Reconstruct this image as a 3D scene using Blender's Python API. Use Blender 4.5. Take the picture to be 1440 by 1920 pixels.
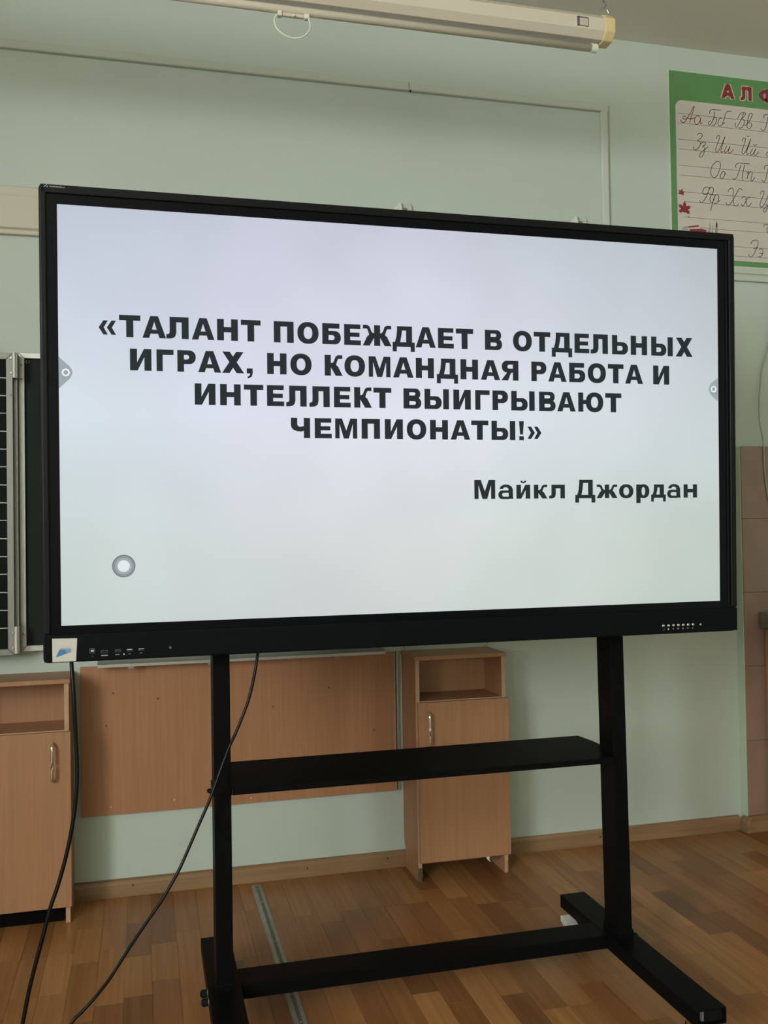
import bpy, math, random
from mathutils import Vector, Matrix
random.seed(7)
S = bpy.context.scene
COL = S.collection
for o in list(bpy.data.objects): bpy.data.objects.remove(o)

# ------------------------------------------------------------------ camera
EYE = 1.375                                   # camera height above the floor (metres)
yaw, pitch, roll, FPX = 0.2525, 0.0192, -0.0152, 1753.14
fw = Vector((math.sin(yaw)*math.cos(pitch), math.cos(yaw)*math.cos(pitch), math.sin(pitch)))
rt = Vector((math.cos(yaw), -math.sin(yaw), 0)); up0 = rt.cross(fw)
rt2 = rt*math.cos(roll) + up0*math.sin(roll); up2 = up0*math.cos(roll) - rt*math.sin(roll)
M3 = Matrix((rt2, up2, -fw)).transposed()
cd = bpy.data.cameras.new('camera'); cam = bpy.data.objects.new('camera', cd); COL.objects.link(cam)
cam.matrix_world = Matrix.Translation((0, 0, EYE)) @ M3.to_4x4()
cd.sensor_fit = 'HORIZONTAL'; cd.sensor_width = 36; cd.lens = FPX/1440*36
cd.clip_start = 0.02
S.camera = cam

# ------------------------------------------------------------------ world, daylight, exposure
W = bpy.data.worlds.new('world'); S.world = W; W.use_nodes = True
bgn = W.node_tree.nodes['Background']
bgn.inputs[0].default_value = (0.75, 0.85, 1.0, 1); bgn.inputs[1].default_value = 1.2
WINS = [(-3.1, -0.9), (-5.6, -4.2)]   # window openings along the left wall (Y from, Y to)
WZ = (1.5, 3.45); XL = -3.3
WPOW = [540, 220]
def area(name, loc, rot, sx, sy, power, color):
    l = bpy.data.lights.new(name, 'AREA'); l.shape = 'RECTANGLE'; l.size = sx; l.size_y = sy
    l.energy = power; l.color = color
    o = bpy.data.objects.new(name, l); COL.objects.link(o); o.location = loc; o.rotation_euler = rot
    return o
for (y0, y1), pw in zip(WINS, WPOW):            # daylight just outside each window pane
    area('daylight', (XL-0.28, (y0+y1)/2, sum(WZ)/2), (0, -math.pi/2, 0), WZ[1]-WZ[0]-.05, y1-y0-.05, pw, (0.985, 1.0, 1.0))
S.view_settings.view_transform = 'Standard'; S.view_settings.look = 'None'
S.view_settings.gamma = 1; S.view_settings.use_curve_mapping = False
S.view_settings.exposure = 0.0

# ------------------------------------------------------------------ helpers
def lin(c):
    return tuple(((v/255)/12.92 if v/255 <= .04045 else ((v/255+.055)/1.055)**2.4) for v in c)
def newmat(name):
    m = bpy.data.materials.new(name); m.use_nodes = True
    return m, m.node_tree.nodes, m.node_tree.links, m.node_tree.nodes['Principled BSDF']
def plain(name, col, rough=.5, metal=0, var=0.04, scale=6, bump=0.0, bscale=120, spec=.5):
    m, N, Lk, P = newmat(name)
    tc = N.new('ShaderNodeTexCoord'); nz = N.new('ShaderNodeTexNoise'); nz.inputs['Scale'].default_value = scale
    nz.inputs['Detail'].default_value = 3
    Lk.new(tc.outputs['Object'], nz.inputs['Vector'])
    mx = N.new('ShaderNodeMix'); mx.data_type = 'RGBA'
    a = [max(0, v*(1-var)) for v in col]; b = [min(1, v*(1+var)) for v in col]
    mx.inputs[6].default_value = (*a, 1); mx.inputs[7].default_value = (*b, 1)
    Lk.new(nz.outputs['Fac'], mx.inputs[0]); Lk.new(mx.outputs[2], P.inputs['Base Color'])
    P.inputs['Roughness'].default_value = rough; P.inputs['Metallic'].default_value = metal
    P.inputs['Specular IOR Level'].default_value = spec
    if bump:
        n2 = N.new('ShaderNodeTexNoise'); n2.inputs['Scale'].default_value = bscale; n2.inputs['Detail'].default_value = 4
        Lk.new(tc.outputs['Object'], n2.inputs['Vector'])
        bp = N.new('ShaderNodeBump'); bp.inputs['Strength'].default_value = bump; bp.inputs['Distance'].default_value = .004
        Lk.new(n2.outputs['Fac'], bp.inputs['Height']); Lk.new(bp.outputs[0], P.inputs['Normal'])
    return m
def wood(name, c1, c2, axis='Z', rough=.45, rand=False, sc=1.0, spec=.4):
    m, N, Lk, P = newmat(name)
    tc = N.new('ShaderNodeTexCoord'); mp = N.new('ShaderNodeMapping')
    s = [70*sc, 70*sc, 70*sc]; s['XYZ'.index(axis)] = 2.2*sc; mp.inputs['Scale'].default_value = s
    Lk.new(tc.outputs['Object'], mp.inputs['Vector'])
    oi = N.new('ShaderNodeObjectInfo')
    if rand:
        ml = N.new('ShaderNodeMath'); ml.operation = 'MULTIPLY'; ml.inputs[1].default_value = 83
        Lk.new(oi.outputs['Random'], ml.inputs[0])
        cx = N.new('ShaderNodeCombineXYZ'); 
        for i in range(3): Lk.new(ml.outputs[0], cx.inputs[i])
        Lk.new(cx.outputs[0], mp.inputs['Location'])
    nz = N.new('ShaderNodeTexNoise'); nz.inputs['Scale'].default_value = 1; nz.inputs['Detail'].default_value = 5
    nz.inputs['Distortion'].default_value = .6
    Lk.new(mp.outputs[0], nz.inputs['Vector'])
    cr = N.new('ShaderNodeValToRGB'); cr.color_ramp.elements[0].position = .36; cr.color_ramp.elements[1].position = .66
    cr.color_ramp.elements[0].color = (*c1, 1); cr.color_ramp.elements[1].color = (*c2, 1)
    Lk.new(nz.outputs['Fac'], cr.inputs[0])
    if rand:
        mu = N.new('ShaderNodeMix'); mu.data_type = 'RGBA'; mu.blend_type = 'MULTIPLY'; mu.inputs[0].default_value = 1
        Lk.new(cr.outputs[0], mu.inputs[6]); Lk.new(oi.outputs['Color'], mu.inputs[7]); Lk.new(mu.outputs[2], P.inputs['Base Color'])
    else: Lk.new(cr.outputs[0], P.inputs['Base Color'])
    P.inputs['Roughness'].default_value = rough; P.inputs['Specular IOR Level'].default_value = spec
    return m

class MB:
    def __init__(s): s.v = []; s.f = []
    def add(s, vs, fs):
        n = len(s.v); s.v += [tuple(v) for v in vs]; s.f += [tuple(i+n for i in f) for f in fs]; return s
    def box(s, x0, x1, y0, y1, z0, z1):
        return s.add([(x, y, z) for x in (x0, x1) for y in (y0, y1) for z in (z0, z1)],
              [(0, 1, 3, 2), (4, 6, 7, 5), (0, 4, 5, 1), (2, 3, 7, 6), (0, 2, 6, 4), (1, 5, 7, 3)])
    def prism(s, pts, lo, hi, axis='Y'):
        """extrude a 2-D outline; axis Y: pts are (x,z); axis X: pts are (y,z); axis Z: pts are (x,y)"""
        n = len(pts)
        def p(q, t): return {'Y': (q[0], t, q[1]), 'X': (t, q[0], q[1]), 'Z': (q[0], q[1], t)}[axis]
        vs = [p(q, lo) for q in pts] + [p(q, hi) for q in pts]
        fs = [tuple(range(n)), tuple(range(2*n-1, n-1, -1))] + [(i, i+n, (i+1) % n+n, (i+1) % n) for i in range(n)]
        return s.add(vs, fs)
    def tube(s, path, r, n=10, cap=True):
        P = [Vector(p) for p in path]; rings = []
        ref = None
        for i, p in enumerate(P):
            t = (P[min(i+1, len(P)-1)] - P[max(i-1, 0)]).normalized()
            if ref is None: ref = Vector((0, 0, 1)) if abs(t.z) < .9 else Vector((1, 0, 0))
            a = t.cross(ref).normalized(); b = t.cross(a).normalized(); ref = b.cross(t)*-1 if False else ref
            rr = r[i] if isinstance(r, (list, tuple)) else r
            rings.append([p + (a*math.cos(2*math.pi*k/n) + b*math.sin(2*math.pi*k/n))*rr for k in range(n)])
        vs = [v for R_ in rings for v in R_]
        fs = [(i*n+k, i*n+(k+1) % n, (i+1)*n+(k+1) % n, (i+1)*n+k) for i in range(len(P)-1) for k in range(n)]
        if cap: fs += [tuple(range(n-1, -1, -1)), tuple(range((len(P)-1)*n, len(P)*n))]
        return s.add(vs, fs)
    def build(s, name, mat, parent=None, bevel=0, smooth=False, flip=False, seg=2):
        me = bpy.data.meshes.new(name); off = Vector((0, 0, 0))
        if parent is not None and 'base' in parent: off = Vector(parent['base'])
        me.from_pydata([tuple(Vector(v)-off) for v in s.v], [], s.f)
        import bmesh
        bm = bmesh.new(); bm.from_mesh(me); bmesh.ops.recalc_face_normals(bm, faces=bm.faces); bm.to_mesh(me); bm.free()
        if smooth:
            for p in me.polygons: p.use_smooth = True
        me.materials.append(mat)
        o = bpy.data.objects.new(name, me); COL.objects.link(o)
        if parent is not None:
            o.parent = parent
            if 'base' in parent: o['base'] = parent['base']
        if bevel:
            b = o.modifiers.new('bevel', 'BEVEL'); b.width = bevel; b.segments = seg; b.limit_method = 'ANGLE'; b.angle_limit = math.radians(40)
        return o
def thing(name, label, cat, loc, group=None, rot=None, local=False):
    o = bpy.data.objects.new(name, None); COL.objects.link(o); o.location = loc; o.empty_display_size = .05
    o['label'] = label; o['category'] = cat
    if group: o['group'] = group
    if rot: o.rotation_euler = rot
    if not local: o['base'] = list(loc)
    return o
def tag(o, label, cat, group=None):
    o['label'] = label; o['category'] = cat
    if group: o['group'] = group
    return o
def struct(o): o['kind'] = 'structure'; return o
def spline(pts, n=6):
    """Catmull-Rom through the points"""
    P = [Vector(p) for p in pts]; P = [P[0]*2-P[1]] + P + [P[-1]*2-P[-2]]; out = []
    for i in range(1, len(P)-2):
        a, b, c, d = P[i-1:i+3]
        for k in range(n):
            t = k/n
            out.append(.5*((2*b)+(c-a)*t+(2*a-5*b+4*c-d)*t*t+(3*b-a-3*c+d)*t**3))
    out.append(P[-2]); return out

# ------------------------------------------------------------------ materials
wall_m = plain('pale_green_paint', (.492, .56, .482), .55, var=.045, scale=1.3, bump=.12, bscale=14)
wall_m2 = plain('pale_green_moulding', (.51, .55, .475), .5, var=.03)
ceil_m = plain('ceiling_whitewash', (.70, .68, .59), .8, var=.04, scale=1.5, bump=.15, bscale=10)
cream_m = plain('cream_plastic', (.56, .53, .42), .45, var=.03)
white_m = plain('off_white_plastic', (.68, .68, .58), .4, var=.02)
case_m = plain('screen_case_enamel', (.60, .555, .445), .4, var=.03, scale=3)
casebot_m = case_m
yellow_m = plain('yellowed_plastic', (.66, .54, .27), .45, var=.05, scale=20)
steel_m = plain('zinc_steel', (.55, .55, .5), .3, 1, var=.1, scale=60)
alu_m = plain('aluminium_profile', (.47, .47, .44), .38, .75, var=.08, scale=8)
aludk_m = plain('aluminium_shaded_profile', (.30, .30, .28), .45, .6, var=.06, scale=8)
chrome_m = plain('chrome', (.85, .83, .78), .15, 1, var=.02)
board_m = plain('green_slate_enamel', (.013, .019, .014), .6, var=.3, scale=5, spec=.12)
wing_m = plain('dark_slate_enamel', (.006, .009, .0065), .6, var=.3, scale=5, spec=.08)
wingalu_m = plain('aluminium_dull_profile', (.24, .24, .215), .45, .55, var=.08, scale=8)
chalkline_m = plain('white_ruled_line', (.50, .54, .50), .7, var=.1, scale=40)
black_m = plain('black_powder_coat', (.0035, .004, .004), .42, var=.2, scale=30, spec=.05)
blk_frame = plain('black_anodised_frame', (.006, .007, .0065), .42, var=.12, scale=20, spec=.15)
blk_glass = plain('black_glass_border', (.003, .0035, .005), .16, var=.05, spec=.1)
blk_bar = plain('black_satin_plastic', (.004, .005, .0062), .40, var=.1, scale=40, spec=.07)
rubber_m = plain('black_rubber', (.006, .006, .006), .6, var=.2, spec=.12)
pedal_m = plain('bright_zinc', (.80, .80, .74), .3, .3, var=.15, scale=60)
cable_m = plain('black_cable_sheath', (.003, .003, .003), .35, var=.2, spec=.2)
beech = wood('beech_laminate', (.35, .178, .085), (.395, .205, .102), 'Z', sc=1.0)
beech2 = wood('beech_laminate_panel', (.36, .172, .082), (.405, .203, .100), 'Z', sc=1.2)
beech_edge = plain('beech_edge_band', (.47, .30, .17), .5, var=.06, scale=30)
chip_m = plain('raw_chipboard', (.10, .08, .05), .9, var=.5, scale=90, bump=.5)
plank_m = wood('parquet_vinyl', (.78, .74, .68), (1.04, 1.04, 1.04), 'Y', rough=.36, rand=True, sc=.8, spec=.45)
skirt_m = wood('skirting_wood', (.22, .13, .062), (.32, .20, .10), 'X', rough=.45, sc=.5)
strip_m = plain('aluminium_threshold', (.33, .35, .31), .45, .5, var=.3, scale=14)
tile_m = plain('pinkish_beige_tile', (.30, .20, .148), .25, var=.16, scale=9, bump=.15, bscale=25)
grout_m = plain('tile_grout', (.20, .15, .115), .8)
sinkwood_m = wood('orange_beech_laminate', (.34, .16, .06), (.42, .21, .085), 'Z')
sink_m = plain('sink_steel', (.25, .25, .20), .4, .6, var=.25, scale=25)
poster_m = plain('poster_white_edge', (.58, .62, .52), .5)
green_m = plain('poster_green', (.115, .27, .095), .45, var=.12, scale=8)
paper_m = plain('poster_paper', (.58, .535, .47), .5, var=.02)
ink_m = plain('poster_black_ink', (.045, .05, .045), .5)
redink_m = plain('poster_red_ink', (.16, .025, .03), .5)
violet_m = plain('poster_violet_ink', (.05, .03, .10), .5)
red_m = plain('poster_red', (.24, .025, .028), .5, var=.1)
rule_m = plain('poster_ruled_line', (.13, .15, .125), .5)
bluegrey_m = plain('poster_blue_grey', (.25, .30, .33), .5)
pencil_m = plain('poster_pencil', (.30, .24, .15), .5)
sticker_m = plain('sticker_paper', (.50, .49, .44), .5, var=.02)
stblue_m = plain('sticker_blue', (.035, .16, .32), .5)
stlight_m = plain('sticker_pale_blue', (.17, .25, .36), .5)
mark_m = plain('silkscreen_grey', (.36, .38, .38), .5)
markdim_m = plain('silkscreen_dim', (.10, .11, .11), .5)
paint_side = plain('window_lit_green_paint', (.50, .61, .47), .5, var=.04, scale=20)  # lighter wall green; window light on the step side put into the colour

# text and icons glow with the panel; the dark letters stay nearly unlit
def glow(name, c):
    m, N, Lk, P = newmat(name)
    P.inputs['Base Color'].default_value = (.004, .004, .004, 1); P.inputs['Roughness'].default_value = .3
    P.inputs['Specular IOR Level'].default_value = .06
    P.inputs['Emission Color'].default_value = (*lin(c), 1); P.inputs['Emission Strength'].default_value = 1
    return m
text_m = glow('screen_text', (38, 44, 47)); tab_m = glow('screen_grey_tab', (158, 166, 170)); icon_m = glow('screen_white_icon', (238, 244, 248))
ring1_m = glow('screen_ring_dark', (112, 119, 122)); ring2_m = glow('screen_ring_mid', (142, 150, 153)); ring3_m = glow('screen_ring_light', (176, 184, 186)); disc_m = glow('screen_disc', (226, 232, 236))
def screen_material():
    m, N, Lk, P = newmat('lit_screen')
    P.inputs['Base Color'].default_value = (.01, .01, .01, 1); P.inputs['Roughness'].default_value = .3; P.inputs['Specular IOR Level'].default_value = .2
    tc = N.new('ShaderNodeTexCoord'); sp = N.new('ShaderNodeSeparateXYZ'); Lk.new(tc.outputs['Object'], sp.inputs[0])
    def ramp(out, lo, hi, stops):
        mr = N.new('ShaderNodeMapRange'); mr.inputs[1].default_value = lo; mr.inputs[2].default_value = hi
        Lk.new(out, mr.inputs[0]); cr = N.new('ShaderNodeValToRGB')
        e = cr.color_ramp.elements; e[0].position, e[0].color = stops[0][0], (*lin(stops[0][1]), 1); e[1].position, e[1].color = stops[-1][0], (*lin(stops[-1][1]), 1)
        for p, c in stops[1:-1]: q = e.new(p); q.color = (*lin(c), 1)
        Lk.new(mr.outputs[0], cr.inputs[0]); return cr.outputs[0]
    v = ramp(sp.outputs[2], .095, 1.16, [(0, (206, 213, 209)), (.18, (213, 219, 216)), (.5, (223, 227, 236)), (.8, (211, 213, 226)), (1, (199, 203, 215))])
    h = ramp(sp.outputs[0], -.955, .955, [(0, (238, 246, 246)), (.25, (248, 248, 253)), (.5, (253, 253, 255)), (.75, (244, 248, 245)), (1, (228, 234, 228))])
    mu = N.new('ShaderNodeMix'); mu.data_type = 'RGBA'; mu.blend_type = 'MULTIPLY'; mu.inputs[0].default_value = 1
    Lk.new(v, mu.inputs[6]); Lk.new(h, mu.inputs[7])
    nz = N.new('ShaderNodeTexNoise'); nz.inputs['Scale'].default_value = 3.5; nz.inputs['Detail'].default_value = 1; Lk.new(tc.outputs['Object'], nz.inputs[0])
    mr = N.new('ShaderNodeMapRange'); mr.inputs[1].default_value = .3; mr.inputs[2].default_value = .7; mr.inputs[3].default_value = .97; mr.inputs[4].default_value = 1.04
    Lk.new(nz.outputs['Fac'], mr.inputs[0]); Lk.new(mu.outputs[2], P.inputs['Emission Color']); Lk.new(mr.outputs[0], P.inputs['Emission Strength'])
    return m
screen_m = screen_material()

# ------------------------------------------------------------------ room shell
YW = 3.73; XR = 4.6; YB = -5.9; ZC = 3.545
struct(MB().box(XL-.2, XR+.2, YW, YW+.2, -.2, ZC+.2).build('wall_front', wall_m))
wf = bpy.data.objects['wall_front']
struct(MB().box(XL-.2, XR+.2, YB-.2, YB, -.2, ZC+.2).build('wall_back', wall_m))
struct(MB().box(XR, XR+.2, YB, YW, -.2, ZC+.2).build('wall_right', wall_m))
wl = MB(); ys = sorted(WINS)
wl.box(XL-.2, XL, YB, YW, -.2, WZ[0]); wl.box(XL-.2, XL, YB, YW, WZ[1], ZC+.2)
edges = [YB] + [v for p in ys for v in p] + [YW]
for a, b in zip(edges[::2], edges[1::2]): wl.box(XL-.2, XL, a, b, WZ[0], WZ[1])
struct(wl.build('wall_left', wall_m))
struct(MB().box(XL-.2, XR+.2, YB-.2, YW+.2, ZC, ZC+.2).build('ceiling', ceil_m))
# window frames and panes
pane_m = bpy.data.materials.new('window_glass'); pane_m.use_nodes = True
N = pane_m.node_tree.nodes; Lk = pane_m.node_tree.links; N.remove(N['Principled BSDF'])
tr = N.new('ShaderNodeBsdfTransparent'); gl = N.new('ShaderNodeBsdfGlossy'); gl.inputs['Roughness'].default_value = .02
mxs = N.new('ShaderNodeMixShader'); mxs.inputs[0].default_value = .08
Lk.new(tr.outputs[0], mxs.inputs[1]); Lk.new(gl.outputs[0], mxs.inputs[2]); Lk.new(mxs.outputs[0], N['Material Output'].inputs[0])
for i, (y0, y1) in enumerate(WINS):
    fr = MB()
    for a, b, c, d in ((y0, y1, WZ[0], WZ[0]+.06), (y0, y1, WZ[1]-.06, WZ[1]), (y0, y0+.06, WZ[0], WZ[1]), (y1-.06, y1, WZ[0], WZ[1]), ((y0+y1)/2-.035, (y0+y1)/2+.035, WZ[0], WZ[1])):
        fr.box(XL-.14, XL-.08, a, b, c, d)
    w = struct(fr.build('window_%d' % (i+1), white_m))
    MB().box(XL-.112, XL-.108, y0+.06, y1-.06, WZ[0]+.06, WZ[1]-.06).build('pane', pane_m, w)
    MB().box(XL-.08, XL+.12, y0-.05, y1+.05, WZ[0]-.035, WZ[0]).build('window_sill', white_m, w)

# floor: base sheet, then the staves the photo shows one by one
fl = struct(MB().box(XL-.2, XR+.2, YB-.2, YW+.2, -.2, -.003).build('floor', None or bpy.data.materials.new('tmp')))
fm, N, Lk, P = newmat('parquet_vinyl_far')
tc = N.new('ShaderNodeTexCoord'); mp = N.new('ShaderNodeMapping'); mp.inputs['Rotation'].default_value = (0, 0, math.pi/2)
Lk.new(tc.outputs['Object'], mp.inputs[0]); br = N.new('ShaderNodeTexBrick'); Lk.new(mp.outputs[0], br.inputs[0])
br.inputs['Color1'].default_value = (.20, .105, .045, 1); br.inputs['Color2'].default_value = (.27, .15, .07, 1); br.inputs['Mortar'].default_value = (.12, .06, .03, 1)
br.inputs['Scale'].default_value = 1; br.inputs['Mortar Size'].default_value = .0006; br.inputs['Brick Width'].default_value = .4; br.inputs['Row Height'].default_value = .0825
Lk.new(br.outputs[0], P.inputs['Base Color']); P.inputs['Roughness'].default_value = .36
fl.data.materials.clear(); fl.data.materials.append(fm)
tones = [(.27, .130, .048), (.31, .157, .060), (.235, .108, .041), (.345, .183, .076), (.28, .128, .048), (.32, .168, .064), (.215, .100, .039), (.295, .145, .055)]
SW = .0825; lens_ = [.46, .38, .27]; meshes = {}
for L_ in lens_:
    me = bpy.data.meshes.new('stave'); 
    b = MB().box(-SW/2+.0004, SW/2-.0004, -L_/2+.0005, L_/2-.0005, -.0029, 0)
    me.from_pydata(b.v, [], b.f); me.materials.append(plank_m); meshes[L_] = me
XS0 = .4155 - .0215
cnt = 0
def stave(x, yc, L_):
    global cnt
    o = bpy.data.objects.new('floor_stave', meshes[L_]); COL.objects.link(o); o.parent = fl
    o.location = (x, yc, 0); t = random.choice(tones); k = random.uniform(.84, 1.16); o.color = (t[0]*k*1.06, t[1]*k*.99, t[2]*k*.90, 1); cnt += 1
for i in range(-15, 38):
    x = -.0275 + SW*i
    if .394 < x < .436: pass
    y = YW - .012
    first = True
    while y > 2.05:
        L_ = random.choice(lens_)
        if first: y -= 0; first = False; L_ = random.choice(lens_)
        stave(x, y - L_/2, L_); y -= L_
rest = MB().box(XL, -.0275+SW*(-15)-SW/2-.0004, YB, YW, -.0029, 0).build('floor_sheet', fm, fl)

# threshold strip screwed across the floor, towards the wall
th = thing('threshold_strip', 'grey metal joint strip screwed to the parquet floor, running towards the wall', 'floor strip', (.4135, 2.9, 0))
MB().prism([(.3935, 0), (.3955, .0028), (.405, .0042), (.422, .0042), (.4315, .0028), (.4335, 0)], 1.6, 3.672, 'Y').build('strip', strip_m, th)
MB().prism([(.408, .0041), (.408, .0046), (.419, .0046), (.419, .0041)], 1.6, 3.66, 'Y').build('worn_groove', plain('worn_metal', (.14, .15, .13), .6, .3, var=.4, scale=10), th)
for y in (2.30, 2.62, 2.78, 3.15, 3.50, 3.63):
    MB().tube([(.4135, y, .0043), (.4135, y, .0062)], [.0045, .003], 10).build('screw', aludk_m, th)

# skirting
def skirt(name, x0, x1, yf, h=.063):
    m = MB().prism([(yf, 0), (yf-.021, 0), (yf-.021, h*.75), (yf-.014, h*.94), (yf-.004, h), (yf, h)], x0, x1, 'X')
    return struct(m.build(name, skirt_m))
skirt('baseboard_front', XL, 2.592, YW)
rb = MB().prism([(2.612, 0), (2.591, 0), (2.591, .047), (2.598, .059), (2.608, .065), (2.612, .065)], 3.655, 3.709, 'Y')
rb = rb.build('corner_piece', skirt_m, bpy.data.objects['baseboard_front'])
skirt('baseboard_recess', 2.612, XR, 3.68, .070)
for x, z in ((.62, .034), (.95, .04), (-.05, .04), (1.9, .035)):
    MB().tube([(x, 3.7105, z), (x, 3.7075, z)], .003, 8).build('nail', rubber_m, bpy.data.objects['baseboard_front'])

# tiled splashback standing 5 cm proud of the wall
tb = struct(MB().box(2.612, XR, 3.683, YW, 0, 1.728).build('trim_4', paint_side))
g = MB().box(2.616, XR, 3.6815, 3.684, .07, 1.724).build('grout_bed', grout_m, tb)
zr = [.07, .4035, .737, 1.0685, 1.4015, 1.730]
for i in range(6):
    for j in range(5):
        x0 = 2.615 + i*.2
        MB().box(x0+.0008, x0+.1992, 3.677, 3.6825, zr[j]+.001, zr[j+1]-.001).build('wall_tile', tile_m, tb, bevel=.0012)

# rail and raised frame on the front wall (mouldings)
t1 = MB().prism([(YW, 2.503), (YW-.022, 2.503), (YW-.024, 2.508), (YW-.024, 2.518), (YW-.015, 2.523), (YW-.024, 2.528), (YW-.024, 2.645), (YW-.0225, 2.648), (YW-.024, 2.651), (YW-.024, 2.68), (YW-.018, 2.686), (YW, 2.686)], XL, 2.1, 'X').build('trim_1', cream_m)
struct(t1)
t4 = struct(MB().prism([(YW, 2.491), (YW-.020, 2.491), (YW-.022, 2.496), (YW-.022, 2.514), (YW-.014, 2.518), (YW-.014, 2.521), (YW-.022, 2.525), (YW-.020, 2.553), (YW-.004, 2.556), (YW, 2.556)], 2.1, XR, 'X').build('trim_3', wall_m2))
def frame_profile(z0, z1): return [(YW, z0), (YW-.018, z0), (YW-.021, z0+.003), (YW-.017, z1-.004), (YW-.010, z1), (YW, z1)]
t2 = struct(MB().prism(frame_profile(3.207, 3.243), XL, 2.008, 'X').build('trim_2', wall_m2))
t3 = MB().prism([(1.974, YW), (1.974, YW-.012), (1.979, YW-.018), (2.001, YW-.021), (2.008, YW-.016), (2.008, YW)], 2.686, 3.21, 'Z').build('frame_upright', wall_m2, t2)
MB().box(1.098, 1.102, 3.7085, 3.72, 3.203, 3.209).build('nail', rubber_m, t2)
MB().box(1.092, 1.0935, 3.7088, 3.72, 3.207, 3.240).build('joint', aludk_m, t2)

# little cream clips standing on the rail, peeping over the display
for k, (x, d, lab) in enumerate(((1.015, 1.0, 'small cream folded clip on the rail behind the middle of the display top'), (1.812, 1.0, 'small cream folded clip on the rail above the right part of the display top'))):
    c = thing('rail_clip', lab, 'clip', (x+.04, 3.713, 2.686), group='cream clips on the wall rail')
    MB().prism([(x-.012, 2.686), (x+.046, 2.686), (x+.040, 2.704), (x+.033, 2.736)], 3.709, 3.714, 'Y').build('folded_flap', white_m, c)
    MB().prism([(x+.052, 2.686), (x+.086, 2.686), (x+.084, 2.722), (x+.074, 2.736), (x+.058, 2.730)], 3.7165, 3.722, 'Y').build('round_lug', wall_m2, c, bevel=.001)
    MB().tube([(x+.035, 3.716, 2.708), (x+.062, 3.716, 2.708)], .005, 8).build('pin', aludk_m, c)

# ------------------------------------------------------------------ roll-up projection screen hanging from the ceiling
ps = thing('projection_screen', 'cream roll-up projection screen case hanging below the ceiling', 'projector screen', (.5, 2.94, 3.03))
prof = [(2.900, 3.088), (2.900, 3.131), (2.921, 3.152), (2.962, 3.152), (2.983, 3.131), (2.983, 3.088), (2.965, 3.066), (2.921, 3.066)]
MB().prism(prof, -.95, 1.566, 'X').build('case', case_m, ps, bevel=.0015)
cp = [(y+(y-2.9415)*.09, z+(z-3.109)*.09) for y, z in prof]
for xa, xb in ((1.564, 1.602), (-.985, -.948)):
    MB().prism(cp, xa, xb, 'X').build('end_cap', yellow_m, ps, bevel=.003)
MB().box(-.94, 1.55, 2.934, 2.942, 3.045, 3.067).build('rod_shadow_strip', aludk_m, ps)  # dark strip standing in for the shadow line between case and rod
MB().tube([(-.93, 2.938, 3.043), (1.530, 2.938, 3.043)], .0135, 16).build('bottom_rod', case_m, ps, smooth=True)
MB().tube([(1.527, 2.938, 3.043), (1.549, 2.938, 3.043)], .0155, 16).build('rod_cap', white_m, ps)
MB().box(1.462, 1.497, 2.8985, 2.9005, 3.096, 3.124).build('label_plate', plain('label_plate_metal', (.55, .46, .38), .4), ps)
lb = MB(); 
for a in ((1.459, 1.500, 3.122, 3.126), (1.459, 1.500, 3.094, 3.096), (1.499, 1.500, 3.094, 3.126), (1.459, 1.467, 3.094, 3.126)): lb.box(a[0], a[1], 2.898, 2.9003, a[2], a[3])
lb.build('label_border', markdim_m, ps)
hd = spline([(.436, 2.93, 3.025), (.424, 2.928, 3.012), (.420, 2.926, 2.995), (.428, 2.925, 2.972), (.450, 2.925, 2.955), (.480, 2.925, 2.947), (.510, 2.925, 2.955), (.530, 2.926, 2.975), (.536, 2.928, 2.997), (.531, 2.93, 3.018)])
MB().tube(hd, .0028, 8).build('pull_handle', white_m, ps, smooth=True)
for a, b in ((.432, .446), (.516, .534)): MB().box(a, b, 2.926, 2.946, 3.017, 3.034).build('handle_lug', white_m, ps, bevel=.003)
MB().box(.446, .516, 2.930, 2.944, 3.020, 3.031).build('handle_bar', case_m, ps, bevel=.003)
MB().tube([(.482, 2.924, 3.022), (.482, 2.934, 3.022)], .004, 8).build('screw', white_m, ps)
for xr_ in (1.584, -.965):
    ring = [(xr_ + .017*math.cos(t), 2.9415, 3.168 + .026*math.sin(t)) for t in [math.pi*(-.30+1.6*k/16) for k in range(17)]]
    MB().tube(ring, .0026, 8).build('hanging_ring', steel_m, ps, smooth=True)
    for dx in (-.013, .013): MB().tube([(xr_+dx, 2.93, 3.148), (xr_+dx, 2.93, 3.158)], .006, 8).build('ring_nut', steel_m, ps)
    z = 3.195; k = 0
    while z < ZC-.02:
        pts = [(xr_ + (.006*math.cos(t) if k % 2 == 0 else 0), 2.9415 + (.006*math.cos(t) if k % 2 else 0), z+.010 + .014*math.sin(t)) for t in [2*math.pi*q/10 for q in range(11)]]
        MB().tube(pts, .002, 6).build('chain_link', aludk_m, ps, smooth=True); z += .021; k += 1
    MB().tube([(xr_, 2.9415, z-.012), (xr_, 2.9415, ZC)], [.004, .010], 8).build('ceiling_hook', aludk_m, ps)

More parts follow.
